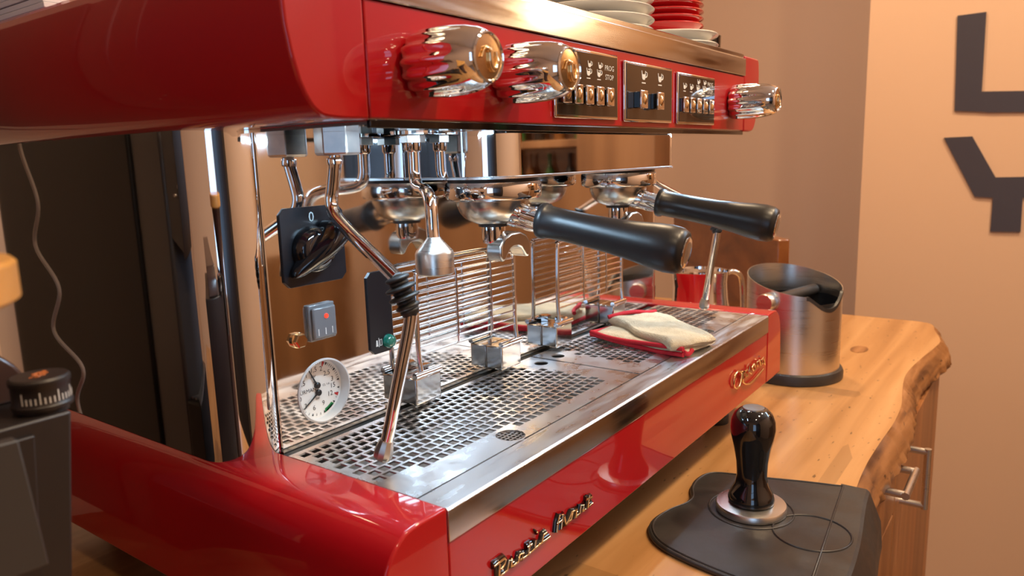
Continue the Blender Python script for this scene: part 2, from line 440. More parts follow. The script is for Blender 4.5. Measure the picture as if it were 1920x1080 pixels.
# ------------------------------------------------------------------ wall letters
def letter(name, polys, label):
    mb = MB()
    for p in polys: mb.prism([(y, z) for y, z in p][::-1], 2.394, 2.4, 'x')
    return tag(mb.build(name, 'letter_black', None, smooth=0, origin=(2.4, polys[0][0][0], polys[0][0][1])), label, 'wall letter', 'black letters on the wall')
letter('wall_letter', [[(-.0506,.6372),(-.0610,.3499),(-.1304,.3430),(-.1304,.404),(-.1262,.6387)], [(-.1304,.404),(-.1304,.3430),(-.1526,.3397),(-.2427,.3358),(-.30,.3370),(-.30,.400),(-.2381,.398)]], 'large black angular letter with upright stroke and foot, upper of two on the wall')
letter('wall_letter', [[(-.0367,.2679),(-.1327,.0817),(-.1814,.0784),(-.1842,.1416),(-.1141,.2691)], [(-.1842,.1416),(-.1814,.0784),(-.1821,-.0268),(-.2608,-.0256),(-.2588,.079),(-.257,.1424)],
        [(-.257,.1424),(-.2588,.079),(-.308,.0817),(-.404,.2679),(-.327,.2691)]], 'large black letter Y, lower of two on the wall')

# ------------------------------------------------------------------ the espresso machine
em = thing('espresso_machine', (.37, .3, ZC), 'red two-group espresso machine with chrome knobs and polished steel back panel', 'espresso machine')
YB = .65
# --- lower body
capL = [(0,.0015),(-.0147,.002),(-.029,.0023),(-.038,.0015),(-.0428,.0003),(-.0497,-.0037),(-.0566,-.0103),(-.0622,-.0194),(-.0655,-.032),(-.068,-.055),(-.0700,-.085),(-.0705,-.105),(0,-.105)]
MB().prism(capL, 0, YB, 'y').build('end_cap', 'red_paint', em, smooth=25, bevel=.0022, bseg=3)
MB().prism([(.74-a, b) for a, b in capL][::-1], 0, YB, 'y').build('end_cap', 'red_paint', em, smooth=25, bevel=.0022, bseg=3)
fp = MB().box(.0008, .7392, .0008, .02, -.105, -.0262).build('front_panel', 'red_paint', em, bevel=.0012)
MB().prism([(0,-.0255),(.003,-.0255),(.003,-.0015),(.029,-.0015),(.029,.0003),(.0012,.0003),(0,-.001)], .0005, .7395, 'x').build('tray_ledge', 'brushed_steel', em, smooth=20)
MB().box(.0005, .7395, -.0006, .0004, -.0255, -.0013).build('tray_lip', 'lip_steel', em, bevel=.0003)
MB().box(0, .74, .0295, .1799, -.024, -.022).build('drip_pan', 'dull_metal', em)
MB().box(0, .74, .02, YB, -.105, -.03).build('chassis', 'dark_groove', em)
MB().box(0, .74, .1800, .1888, -.03, -.004).build('rear_groove', 'dark_groove', em)
for x in (.03, .71):
    for y in (.07, .56):
        MB().lathe([(.022, ZC+.0003), (.022, ZC+.012), (.016, ZC+.016), (.016, -.104)], Matrix.Translation((x, y, 0)), 20).build('foot', 'black_plastic', em)

def grate(x0, x1, flip):
    mb = MB(); zt, zb = 0.0003, -.0012; px = .0112; sl = .0084
    ys = [.1697 - .0113*k for k in range(11)]; hw = .0044
    X = (lambda a: .74-a) if flip else (lambda a: a)
    def bx(a, b, y0, y1):
        if b-a < 1e-5 or y1-y0 < 1e-5: return
        p, q = sorted((X(a), X(b))); mb.box(p, q, y0, y1, zb, zt)
    xe = .3685
    bx(.0012, xe, ys[0]+hw, .1800)
    for k, y in enumerate(ys):
        st = .0062 + (.0056 if k % 2 else 0); en = .337
        if k == 9: st += px*3
        if k == 10: st += px*14
        if k < 3: en = .326
        y0, y1 = y-hw, y+hw
        a = .0012; s = st
        if k == 10:
            bx(a, .120, y0, y1); a = .160
        while s + sl < en:
            bx(a, s, y0, y1); a = s+sl; s += px
        if k in (1, 2): bx(a, .334, y0, y1)
        else: bx(a, xe, y0, y1)
        if k < 10:
            if k == 0: bx(.0012, .334, ys[k+1]+hw, y0); bx(.334, xe, ys[k+1]+hw, y0)
            elif k == 1: bx(.0012, .334, ys[k+1]+hw, y0)
            else: bx(.0012, xe, ys[k+1]+hw, y0)
    # plate with the finger hole next to the seam
    p, q = sorted((X(.334), X(xe)))
    mb.holeplate(p, q, ys[2]-hw, ys[1]+hw, X(.351), (ys[2]-hw+ys[1]+hw)/2, .0085, zb, zt)
    yb = ys[10]-hw
    bx(.0012, .120, .0306, yb); bx(.160, xe, .0306, yb)
    p, q = sorted((X(.120), X(.160)))
    mb.holeplate(p, q, .0306, ys[10]+hw, X(.140), .0457, .0135, zb, zt)
    o = mb.build('drip_grate', 'grate_steel', em, smooth=0)
    g = MB()
    for t in (-.009, -.0045, 0, .0045, .009):
        h = math.sqrt(.0145**2-t*t)
        g.box(X(.140)-h, X(.140)+h, .0457+t-.0006, .0457+t+.0006, -.0030, -.0012).box(X(.140)+t-.0006, X(.140)+t+.0006, .0457-h, .0457+h, -.0032, -.0014)
    g.build('drain_mesh', 'dull_metal', o, smooth=0)
    return o
grate(0, .37, False); grate(.37, .74, True)

# --- polished back panel, corner columns and side panels
GX, GZ, GR = .0521, .0433, .0285
bp = MB().box(.003, .020, .1888, .1915, -.012, .274).box(.085, .737, .1888, .1915, -.012, .274).box(.020, .085, .1888, .1915, .078, .274).box(.020, .085, .1888, .1915, -.012, .008)
hp0 = MB().holeplate(.020, .085, .008, .078, GX, GZ, GR, 0, .0027, 48)
bp.add([(x, .1915-z, y) for x, y, z in hp0.v], hp0.f)
bp.build('back_panel', 'mirror_steel', em)
def column(flip):
    pts = [(.0025,.1915)]
    for i in range(0, 17):
        a = math.radians(-90 - 90*i/16); pts.append((.043*math.cos(a), .2335+.043*math.sin(a)))
    pts += [(-.043, YB-.01), (-.041, YB-.01)]
    for i in range(16, -1, -1):
        a = math.radians(-90 - 90*i/16); pts.append((.041*math.cos(a), .2335+.041*math.sin(a)))
    pts += [(.0025, .1935)]
    if flip: pts = [(.74-a, b) for a, b in pts][::-1]
    MB().prism(pts, .0005, .276, 'z').build('corner_column', 'chrome', em, smooth=30)
column(False); column(True)
MB().box(0, .74, YB-.012, YB-.008, -.03, .3).build('rear_panel', 'dull_metal', em)

# --- upper housing
hs = [(-.0068,.2743),(-.0324,.2741),(-.0420,.2747),(-.0478,.2757),(-.0520,.2782),(-.0557,.2814),(-.0605,.2885),(-.0645,.297),(-.0689,.3124),(-.0722,.3305),(-.0729,.3425),(-.0722,.362),(-.0700,.3785),(-.0660,.383),(-.0068,.383)]
MB().prism(hs, .047, YB, 'y').build('housing_end', 'red_paint', em, smooth=25, bevel=.0025, bseg=3)
MB().prism([(.74-a, b) for a, b in hs][::-1], .047, YB, 'y').build('housing_end', 'red_paint', em, smooth=25, bevel=.0025, bseg=3)
MB().box(-.0058, .7458, .0475, .06, .2755, .3535).build('housing_front', 'red_paint', em, bevel=.0012)
MB().box(-.006, .746, .05, YB-.005, .2715, .2765).build('housing_underside', 'mirror_steel', em)
MB().box(-.006, .746, .0478, .0518, .2692, .2750).build('bottom_trim', 'black_gloss', em, bevel=.0006)
rail = MB().prism([(.0462,.3540),(.0455,.3548),(.0455,.3775),(.0470,.3790),(.0490,.3800),(.0490,.3845),(.0525,.3865),(.0560,.3845),(.0560,.3540)], -.0058, .7458, 'x').build('cup_rail', 'lip_steel', em, smooth=40)
MB().box(-.006, .746, .056, YB-.005, .36, .372).build('cup_tray', 'brushed_steel', em)
MB().box(-.006, .746, .0560, YB-.005, .2766, .36).build('boiler_case', 'dark_groove', em)

# --- group shield (chrome skirt), heads
sh = []
def arc(cx, cy, r, a0, a1, k):
    return [(cx+r*math.cos(math.radians(a0+(a1-a0)*i/k)), cy+r*math.sin(math.radians(a0+(a1-a0)*i/k))) for i in range(k+1)]
sh = [(.170,.1885)] + arc(.206, .111, .041, 180, 270, 18) + arc(.534, .111, .041, 270, 360, 18) + [(.570,.1885)]
shi = [(.370+(a-.370)*.994, b+.0015) for a, b in sh]
mb = MB(); mb.prism(sh, .2290, .2718, 'z'); mb.build('group_shield', 'chrome', em, smooth=30, bevel=.0008)
MB().prism([(.370+(a-.370)*1.002, b-.0006) for a, b in sh], .2272, .2290, 'z').build('shield_rim', 'brushed_steel', em, smooth=30)
for gx in (.235, .505):
    g = MB().lathe([(.044, .2135), (.047, .2275)], Matrix.Translation((gx, .128, 0)), 36).build('group_head', 'black_plastic', em)
    MB().lathe([(.040,.2065),(.0475,.2065),(.0490,.2085),(.0490,.2205),(.0475,.2230),(.043,.2235)], Matrix.Translation((gx, .128, 0)), 48).build('locking_ring', 'chrome', g, smooth=50)

# --- LED strip tucked behind the front trim, lighting the work area
for xa, xb in ((.015, .155), (.585, .725)):
    MB().box(xa, xb, .0525, .0560, .2706, .2714).build('led_strip', 'led_white', em)
    ll = bpy.data.lights.new('led_light', 'AREA'); ll.shape = 'RECTANGLE'; ll.size = .14*S; ll.size_y = .004; ll.energy = 0.42; ll.color = (.50, .76, 1.0)
    lo = bpy.data.objects.new('led_light', ll); COL.objects.link(lo); lo.parent = em; lo.rotation_euler = (math.radians(14), 0, 0); lo.location = Vector(((xa+xb)/2, .0545, .2703)) - em.location

# --- knobs
def knob(x, z):
    m = along((x, .047, z), (0, -1, 0))
    prof = [(.0225,.002),(.0240,.006),(.0245,.014),(.0243,.026),(.0236,.038),(.0225,.048),(.0205,.056),(.0182,.061),(.0172,.0625)]
    dep = [.10,.10,.10,.085,.055,.02,0,0,0]
    def rf(a, k, r):
        return r*(1-dep[k]*(abs(math.sin(a*7))**.6 if False else (0.5-0.5*math.cos(a*14))))
    mb = MB().lathe(prof, m, 112, rf)
    o = mb.build('steam_knob', 'chrome', em, smooth=40)
    MB().lathe([(.017,.0),(.017,.004)], m, 32).build('knob_collar', 'black_plastic', o)
    MB().lathe([(.0160,.0622),(.0168,.0640),(.0158,.0648),(.0150,.0636),(.0148,.0630)], m, 40, caps=False).build('knob_ring', 'chrome', o, smooth=60)
    MB().lathe([(.0150,.0626),(.0150,.0632),(.0001,.0638)], m, 40).build('knob_emblem', 'gold', o, smooth=40)
    sw = [(-.009,-.001),(-.005,.005),(0,.004),(.001,-.003),(.004,-.008),(.008,-.003),(.008,.004)]
    MB().tube([(x+a, .047-.0645, z+b) for a, b in sw], [.0008,.0016,.0022,.0022,.0022,.0016,.0008], 8, smooth=5).build('swirl', 'gold', o, smooth=60)
    return o
knob(.045, .314); knob(.150, .314); knob(.695, .314)

# --- control plates
def cup_icon(mb, cx, cz, s, y, steam=False):
    mb.prism([(cx-s*.5,cz+s*.5),(cx-s*.38,cz-s*.25),(cx-s*.2,cz-s*.42),(cx+s*.2,cz-s*.42),(cx+s*.38,cz-s*.25),(cx+s*.5,cz+s*.5),(cx+s*.38,cz+s*.5),(cx+s*.30,cz+s*.15),(cx-s*.30,cz+s*.15),(cx-s*.38,cz+s*.5)], y, y+.0003, 'y')
    mb.tube([(cx+s*.42,y,cz+s*.38),(cx+s*.72,y,cz+s*.30),(cx+s*.68,y,cz-.05*s),(cx+s*.36,y,cz-s*.18)], s*.065, 6, smooth=3)
    mb.box(cx-s*.45, cx+s*.45, y, y+.0003, cz-s*.80, cz-s*.68)
YP = .0463
def plate(x0, x1, z0, z1, kind):
    fr = MB()
    t = .0028
    fr.prism([(x0,z0),(x1,z0),(x1,z1),(x0,z1)], .0440, .0475, 'y')
    o = fr.build('control_plate', 'chrome', em, bevel=.0016, bseg=2)
    MB().box(x0+t, x1-t, .0434, .0445, z0+t, z1-t).build('plate_face', 'panel_face', o, bevel=.0005)
    yf = .0431
    def icon(cx, cz, sz):
        ic = MB(); cup_icon(ic, cx, cz, sz, yf); ic.build('cup_symbol', 'white_print', o, smooth=0)
    if kind == 2:
        bxs = [(.3800, .3968), (.4222, .4390)]; bz = (.2965, .3135); dep = .0075
        for q in (.4045, .4465): icon(q, .3310, .0105)
    else:
        bxs = [(x0+.0048+i*.0208, x0+.0048+i*.0208+.0145) for i in range(5)]; bz = (.2965, .3125); dep = .004
        for i in range(4):
            cx = (bxs[i][0]+bxs[i][1])/2+.006
            icon(cx, .3262, .0078)
            if i >= 2: icon(cx+.0022, .3338, .0066)
    if kind != 2:
        m = Matrix.Translation(((bxs[4][0]+bxs[4][1])/2+.0068, yf, .3325)) @ Matrix.Rotation(math.radians(90), 4, 'X')
        a = text_mb('PROG', .0074, m); m2 = Matrix.Translation(((bxs[4][0]+bxs[4][1])/2+.0068, yf, .3235)) @ Matrix.Rotation(math.radians(90), 4, 'X')
        b = text_mb('STOP', .0074, m2); a.add(b.v, b.f); a.build('lettering', 'white_print', o, smooth=0)
    for a, b in bxs:
        k = MB().box(a+.0008, b-.0008, .0434-dep, .0436, bz[0]-.001, bz[1]-.001).build('push_button', 'black_gloss', o, bevel=.0006)
        c = MB().box(a, b, .0434-dep-.0022, .0434-dep+.0004, bz[0]-.0018, bz[1]+.0006).build('button_cap', 'chrome', k, bevel=.0012)
        cx, cz = (a+b)/2, (bz[0]+bz[1])/2-.0006
        rx, rz = (b-a)*.27, (bz[1]-bz[0])*.36
        MB().lathe([(1, 0), (.72, -.0014), (.0001, -.0020)], Matrix.Translation((cx, .0434-dep-.0023, cz)) @ Matrix.Rotation(math.radians(90), 4, 'X') @ Matrix.Diagonal((rx, rz, -1, 1)), 18, caps=False).build('button_dimple', 'gold', k, smooth=60)
plate(.2235, .3460, .2815, .3475, 1)
plate(.3612, .4830, .2808, .3445, 2)
plate(.4995, .6210, .2808, .3425, 1)

# --- instruments on the back panel
def chamfer(x0, x1, z0, z1, c):
    return [(x0+c,z0),(x1-c,z0),(x1,z0+c),(x1,z1-c),(x1-c,z1),(x0+c,z1),(x0,z1-c),(x0,z0+c)]
sp = MB().prism(chamfer(.0172, .0858, .1420, .2098, .0055), .1868, .1889, 'y').build('switch_plate', 'black_label', em, bevel=.0004)
m = Matrix.Translation((.0500, .1864, .2005)) @ Matrix.Rotation(math.radians(90), 4, 'X')
a = text_mb('0', .0125, m); b = text_mb('1', .0125, Matrix.Translation((.0790, .1864, .1925)) @ Matrix.Rotation(math.radians(90), 4, 'X')); a.add(b.v, b.f)
a.build('lettering', 'pale_print', sp, smooth=0)
KC = Vector((.0475, .1868, .1728))
kb = MB().lathe([(.0205,0),(.0205,.003),(.0190,.009),(.0165,.0125),(.0120,.014)], along(KC, (0,-1,0)), 40).build('rotary_switch', 'black_gloss', sp, smooth=50)
mm = Matrix.Translation(KC) @ Matrix.Rotation(math.radians(-40), 4, 'Y')
n_ = 20; hv = []; hf = []; sec = 10
for i in range(n_+1):
    t = i/n_; X_ = -.033+.064*t
    wv = (.0035+.0075*math.sin(min(1, t*1.15)*math.pi*.5))*math.sqrt(max(.0005, 1-max(0, (t-.86)/.14)**2))*math.sqrt(max(.02, min(1, t/.08)))
    hgt = (.006+.021*math.sin(min(1, t*1.25)*math.pi*.5))*math.sqrt(max(.10, 1-max(0, (t-.88)/.13)**2*.9))
    for j in range(sec):
        a_ = math.pi*j/(sec-1)
        hv.append(mm @ Vector((X_, -.003-hgt*abs(math.sin(a_))**.55, -wv*(abs(math.cos(a_))**.8)*(1 if math.cos(a_) > 0 else -1))))
for i in range(n_):
    for k in range(sec):
        l = (k+1) % sec; hf.append((i*sec+k, i*sec+l, (i+1)*sec+l, (i+1)*sec+k))
hf += [tuple(range(sec)), tuple(reversed(range(n_*sec, n_*sec+sec)))]
MB().add(hv, hf).build('switch_handle', 'black_gloss', kb, smooth=60)

rs = MB().box(.0383, .0672, .1850, .1889, .0912, .1240).build('rocker_switch', 'clear_grey', em, bevel=.0012)
MB().box(.0400, .0655, .1812, .1850, .0935, .1215).build('rocker', 'clear_grey', rs, bevel=.0016)
MB().lathe([(.0022,0),(.0019,.001),(.0001,.0014)], along((.0540, .1812, .1130), (0,-1,0)), 16).build('red_indicator', 'red_lamp', rs)
for q in (.0445, .0525, .060):
    MB().box(q-.0004, q+.0004, .1809, .1813, .0965, .1025).build('mark', 'white_print', rs, smooth=0)
bo = MB().lathe([(.0070,0),(.0070,.002),(.0062,.0025)], along((.0265, .1888, .0958), (0,-1,0)), 24).build('panel_bolt', 'gold', em)
MB().lathe([(.0066,.002),(.0066,.0062),(.0056,.0072)], along((.0265, .1888, .0958), (0,-1,0)), 6).build('bolt_head', 'gold', bo, smooth=20)

ip = MB().prism(chamfer(.1098, .1405, .0620, .1425, .0050), .1868, .1889, 'y').build('indicator_plate', 'black_label', em, bevel=.0004)
MB().lathe([(.0072,0),(.0072,.002),(.0060,.0055),(.0036,.0072),(.0001,.0078)], along((.1330, .1868, .0720), (0,-1,0)), 28).build('green_lamp', 'green_lens', ip, smooth=60)
ic = MB().prism([(.1165,.0695),(.1192,.0695),(.1186,.0755),(.1171,.0755)], .1865, .1868, 'y')
ic.box(.1202, .1207, .1865, .1868, .0685, .0775)
ic.box(.1216, .1221, .1865, .1868, .0695, .0758).box(.1241, .1246, .1865, .1868, .0695, .0758).box(.1216, .1246, .1865, .1868, .0753, .0758).box(.1216, .1246, .1865, .1868, .0695, .0700)
ic.build('level_symbol', 'white_print', ip, smooth=0)

# --- pressure gauge
gx, gz = GX, GZ
ga = MB().lathe([(GR+.0010,-.0002),(GR+.0012,.0008),(GR-.0003,.0014),(GR-.0010,.0004),(GR-.0010,-.0095)], along((gx, .1888, gz), (0,-1,0)), 64, caps=False).build('pressure_gauge', 'gauge_ring', em, smooth=40)
MB().lathe([(GR-.0005,-.0098),(GR-.0005,-.0092)], along((gx, .1888, gz), (0,-1,0)), 48).build('gauge_face', 'gauge_face', ga)
yg = .1888+.0090
tx = MB()
def gtext(s, dx, dz, size, ch=None):
    t = text_mb(s, size, Matrix.Translation((gx+dx, yg, gz+dz)) @ Matrix.Rotation(math.radians(90), 4, 'X')); tx.add(t.v, t.f)
for s, dx, dz in (('0',-.0215,.0012),('0,5',-.0175,.0088),('1',-.0120,.0152),('1,5',-.0035,.0185),('2',.0048,.0178),('2,5',.0112,.0122),('3',.0170,.0052),('0',-.0205,-.0048),('3',-.0150,-.0125),('6',-.0058,-.0168),('9',.0050,-.0150),('12',.0135,-.0082),('15',.0172,-.0012)):
    gtext(s, dx, dz, .0066)
gtext('ÜRMAN', -.0112, .0005, .0052); gtext('bar', -.0040, .0128, .0042); gtext('kPa', -.0030, .0072, .0026); gtext('CL 1.6', .0095, .0018, .0030); gtext('bar', -.0010, -.0085, .0036)
tx.build('dial_numbers', 'black_ink', ga, smooth=0)
tk = MB(); rd = MB(); gn = MB()
def tick(mb, a, r0, r1, wd):
    a = math.radians(a); c, q = math.cos(a), math.sin(a)
    pts = [(gx+c*r0-q*wd*.25, gz+q*r0+c*wd*.25), (gx+c*r0+q*wd*.25, gz+q*r0-c*wd*.25), (gx+c*r1+q*wd, gz+q*r1-c*wd), (gx+c*r1-q*wd, gz+q*r1+c*wd)]
    mb.prism(pts, yg-.0002, yg, 'y')
for k in range(31):
    tick(tk, 175-k*5.6, .0225, .0250, .00022 if k % 5 else .0011)
for k in range(16):
    tick(tk, 185+k*10.9, .0228, .0250, .00022 if k % 3 else .0009)
tick(rd, 72, .0205, .0252, .0014); tick(rd, -26, .0205, .0252, .0016)
for a_ in range(-72, -50, 3): tick(gn, a_, .0215, .0250, .0016)
tk.build('dial_ticks', 'black_ink', ga, smooth=0); rd.build('red_marks', 'red_ink', ga, smooth=0); gn.build('green_band', 'green_ink', ga, smooth=0)
def needle(cx, cz, a, l):
    a = math.radians(a)
    o = MB().tube([(cx, yg-.0012, cz), (cx+l*math.cos(a), yg-.0012, cz+l*math.sin(a))], [.0009, .0005], 6).build('needle', 'black_ink', ga)
    MB().lathe([(.0029,0),(.0029,.0022),(.0020,.003)], along((cx, yg-.0004, cz), (0,-1,0)), 20).build('needle_hub', 'black_plastic', o)
needle(gx-.0015, gz+.0038, 117, .0185); needle(gx-.0008, gz-.0032, 213, .0205)

# --- steam wands
def wand(flip):
    X = (lambda a: .74-a) if flip else (lambda a: a)
    P = lambda a, b, c: (X(a), b, c)
    nut = MB().lathe([(.0190,.2722),(.0190,.2545),(.0175,.2525)], Matrix.Translation(P(.058,.156,0)) @ Matrix.Rotation(math.radians(12), 4, 'Z'), 6).build('steam_wand', 'nut_metal', em, smooth=20, bevel=.0008)
    MB().tube([P(.0565,.157,.256), P(.0562,.1585,.246), P(.057,.164,.226), P(.0565,.1665,.214), P(.0545,.161,.203), P(.050,.140,.190), P(.0400,.088,.1635), P(.0372,.074,.1565)], .0056, 16, smooth=6).build('upper_tube', 'chrome', nut, smooth=60)
    MB().lathe([(.0066,0),(.0072,.003),(.0066,.006)], along(P(.0562,.158,.2445), (0,.1,1)), 20).build('ball_joint', 'chrome', nut, smooth=60)
    g = MB(); d = Vector(P(.0420,.066,.1285)) - Vector(P(.0372,.0745,.1575))
    pr = []
    for i in range(8):
        h = d.length*i/8; wv = .0098 if i % 2 == 0 else .0078
        if 2 <= i <= 4 and i % 2 == 0: wv = .0125
        pr += [(wv*.92, h), (wv, h+d.length/32), (wv, h+d.length*2/32), (wv*.92, h+d.length*3/32)]
    g.lathe([(.0062, -.001)]+pr+[(.0066, d.length+.001)], along(P(.0372,.0745,.1575), d), 24)
    g.build('heat_grip', 'grip_rubber', nut, smooth=50)
    MB().tube([P(.0420,.066,.1285), P(.0408,.069,.113), P(.0348,.079,.066), P(.0305,.086,.032), P(.0285,.0885,.0215)], .0052, 16, smooth=5).build('lower_tube', 'chrome', nut, smooth=60)
    e0 = Vector(P(.0290,.088,.0245)); e1 = Vector(P(.0258,.0915,.0085)); d = e1-e0
    MB().lathe([(.0054,0),(.0060,.001),(.0078,d.length*.55),(.0078,d.length*.85),(.0066,d.length)], along(e0, d), 10).build('wand_tip', 'nut_metal', nut, smooth=25)
wand(False); wand(True)

# --- hot water spout
ws = MB().lathe([(.0215,.2722),(.0215,.2700),(.0180,.2690)], Matrix.Translation((.149,.155,0)), 32).build('hot_water_spout', 'chrome', em)
MB().lathe([(.0118,.2692),(.0118,.2625)], Matrix.Translation((.149,.155,0)) @ Matrix.Rotation(.3, 4, 'Z'), 6).build('spout_nut', 'nut_metal', ws, smooth=20, bevel=.0004)
MB().tube([(.149,.155,.264),(.149,.155,.246),(.1485,.1545,.233),(.146,.150,.2240),(.137,.1375,.2205),(.127,.1225,.2195),(.1185,.1105,.2145),(.1150,.1055,.2040),(.1143,.1045,.188),(.1125,.102,.176)], .0058, 16, smooth=6).build('spout_tube', 'chrome', ws, smooth=60)
MB().lathe([(.0075,.2650),(.0075,.2560),(.0062,.2540)], Matrix.Translation((.149,.155,0)), 20).build('spout_collar', 'chrome', ws)
MB().lathe([(.0060,.1800),(.0068,.1785),(.0160,.1685),(.0170,.1660),(.0170,.1490),(.0150,.1475),(.0110,.1485)], Matrix.Translation((.1110,.1005,0)), 32).build('spout_nozzle', 'satin_steel', ws, smooth=40)

# --- folding wire cup racks clipped to the back panel
def rack(xl, xr, zt, first):
    zb = .040
    o = MB().tube([(xl,.168,zb-.006),(xl-.001,.170,zb+.02),(xl,.170,zt-.012),(xl+.004,.170,zt-.003),(xl+.012,.170,zt),(xr-.012,.170,zt),(xr-.004,.170,zt-.003),(xr,.170,zt-.012),(xr,.170,zb+.02),(xr,.168,zb-.006)], .0026, 10, smooth=4).build('wire_rack', 'chrome', em, smooth=60)
    wr = None
    for k in range(11):
        z = zt-.008-k*(zt-.058)/10.5
        if wr is None:
            wr = MB().tube([(xl-.001,.1695,z),(xr+.001,.1695,z)], .0012, 8).build('wire', 'chrome', o, smooth=60); z0 = z
        else:
            c = wr.copy(); COL.objects.link(c); c.parent = o; c.location = (0,0,z-z0)
    for f in (.36, .72):
        q = xl+(xr-xl)*f
        MB().tube([(q,.1680,zt-.006),(q,.1680,.055)], .0011, 6).build('wire', 'chrome', o, smooth=60)
    for q, nutx in ((xl+.012, True), (xr-.010, False)):
        c = MB()
        c.box(q-.024, q+.014, .1655, .1888, .004, .032)
        k = c.build('rack_clip', 'clip_steel', o, bevel=.0018)
        MB().tube([(q-.024,.1665,.0345),(q+.014,.1665,.0345)], .0034, 10).build('clip_roll', 'chrome', k, smooth=60)
        if nutx: MB().lathe([(.0085,0),(.0085,.006),(.007,.007)], Matrix.Translation((q+.004,.176,.0325)), 6).build('clip_nut', 'chrome', k, smooth=20)
        else: MB().lathe([(.0060,0),(.0060,.006),(.005,.007)], along((q+.014,.178,.020), (1,0,0)), 6).build('clip_nut', 'gold', k, smooth=20)
rack(.1585, .3240, .1400, True); rack(.4190, .5920, .1400, False)

# --- chrome script badges on the front panel
def badge(name, strokes, back, m, r, rb):
    mb = MB()
    for s in strokes: mb.tube([(a, -.0022, b) for a, b in s], r, 8)
    if back:
        bb = MB()
        for s in strokes: bb.tube([(a, .0004, b) for a, b in s], rb, 8)
        o = bb.build(name, 'black_gloss', em, smooth=60); mb.build('script_lettering', m, o, smooth=60)
    else: o = mb.build(name, m, em, smooth=60)
    return o
badge('script_badge', [[(0.0483, -0.0675), (0.0626, -0.0671), (0.0641, -0.0693), (0.0623, -0.0722), (0.059, -0.0741), (0.0566, -0.074)], [(0.056, -0.0687), (0.0553, -0.0734), (0.0543, -0.0788), (0.0599, -0.0794), (0.0653, -0.0791), (0.0683, -0.0725), (0.0723, -0.0732), (0.0708, -0.0784), (0.0751, -0.0793), (0.0807, -0.0793), (0.0831, -0.0741), (0.0885, -0.0751), (0.0864, -0.0793), (0.0826, -0.0786)], [(0.0864, -0.0793), (0.0915, -0.0797), (0.0954, -0.0796), (0.0978, -0.0703)], [(0.0954, -0.0796), (0.1046, -0.0792), (0.1065, -0.0719)], [(0.0937, -0.0728), (0.1009, -0.073)], [(0.1046, -0.0788), (0.1155, -0.0785), (0.1185, -0.0727), (0.1233, -0.0729)], [(0.1085, -0.0665), (0.1095, -0.066)], [(0.1162, -0.0784), (0.1224, -0.0788), (0.1283, -0.0788)], [(0.1395, -0.0799), (0.1415, -0.0711), (0.1443, -0.0664), (0.1502, -0.0671), (0.1468, -0.0794), (0.1546, -0.0794), (0.1523, -0.0703)], [(0.1397, -0.0722), (0.1478, -0.0722)], [(0.1546, -0.0794), (0.1597, -0.0765), (0.1656, -0.0712)], [(0.1566, -0.0786), (0.1638, -0.0783), (0.1668, -0.0717), (0.1738, -0.0725), (0.1713, -0.0791), (0.1792, -0.0789), (0.181, -0.0725), (0.1866, -0.0729), (0.184, -0.0786), (0.1889, -0.0789)], [(0.1974, -0.0681), (0.1935, -0.0791), (0.2025, -0.0783)], [(0.1907, -0.0702), (0.2015, -0.072)]], True, 'gold', .0011, .0034)
badge('maker_badge', [[(0.616, -0.057), (0.6094, -0.0524), (0.6004, -0.0511), (0.5901, -0.0541), (0.5862, -0.0612), (0.5893, -0.0696), (0.5984, -0.0746), (0.6091, -0.0743), (0.6159, -0.0691), (0.618, -0.0594), (0.6223, -0.056), (0.6238, -0.0648), (0.6234, -0.0718), (0.6369, -0.0786), (0.6523, -0.0821), (0.6678, -0.0823), (0.6895, -0.08), (0.714, -0.0763)], [(0.641, -0.0589), (0.6298, -0.0586), (0.6357, -0.0634), (0.6436, -0.068), (0.6304, -0.0665)], [(0.6502, -0.0546), (0.6505, -0.0586), (0.648, -0.0632), (0.6589, -0.0687)], [(0.6698, -0.0578), (0.6621, -0.0603), (0.6665, -0.066), (0.6764, -0.0672), (0.6739, -0.0605), (0.6698, -0.0578)], [(0.6862, -0.0649), (0.6816, -0.0578), (0.6917, -0.0582)], [(0.6958, -0.0578), (0.7006, -0.0665)], [(0.6924, -0.0518), (0.6949, -0.0522)], [(0.7134, -0.0583), (0.7031, -0.0596), (0.7089, -0.0665), (0.7173, -0.0665), (0.7134, -0.0583), (0.7208, -0.0708)]], False, 'gold', .0016, 0)

# ------------------------------------------------------------------ portafilters
pf = thing('portafilter', (.235, .128, .170), 'portafilter with black handle locked in the group nearest the steam wand with the bent grip', 'portafilter', 'portafilters locked in the machine')
T = Matrix.Translation((.233, .128, 0))
MB().lathe([(.0425,.2068),(.0425,.2050),(.0370,.2040),(.0365,.2000),(.0340,.1930),(.0285,.1865),(.0200,.1820),(.0150,.1805)], T, 40).build('bowl', 'bowl_steel', pf, smooth=50)
MB().lathe([(.0150,.1815),(.0155,.1800),(.0150,.1780)], T, 28).build('seal', 'black_rubber', pf)
st = MB().lathe([(.0125,.1785),(.0125,.1660),(.0110,.1610),(.0060,.1590)], T, 24).build('spout_stem', 'chrome', pf, smooth=40)
arch = [(-.0225,.1425),(-.0262,.1500),(-.0255,.1590),(-.0190,.1670),(-.008,.1712),(.008,.1712),(.0190,.1670),(.0255,.1590),(.0262,.1500),(.0225,.1425),(.0175,.1450),(.0140,.1500),(.0095,.1540),(.004,.1558),(-.004,.1558),(-.0095,.1540),(-.0140,.1500),(-.0175,.1450)]
mb = MB().prism([(.246+a, b) for a, b in arch], .1090, .1290, 'y')
mb.build('double_spout', 'bowl_steel', pf, smooth=50, bevel=.0022)
H0 = Vector((.2385, .0740, .1850)); H1 = Vector((.2580, -.0700, .1575)); dh = H1-H0; LH = dh.length
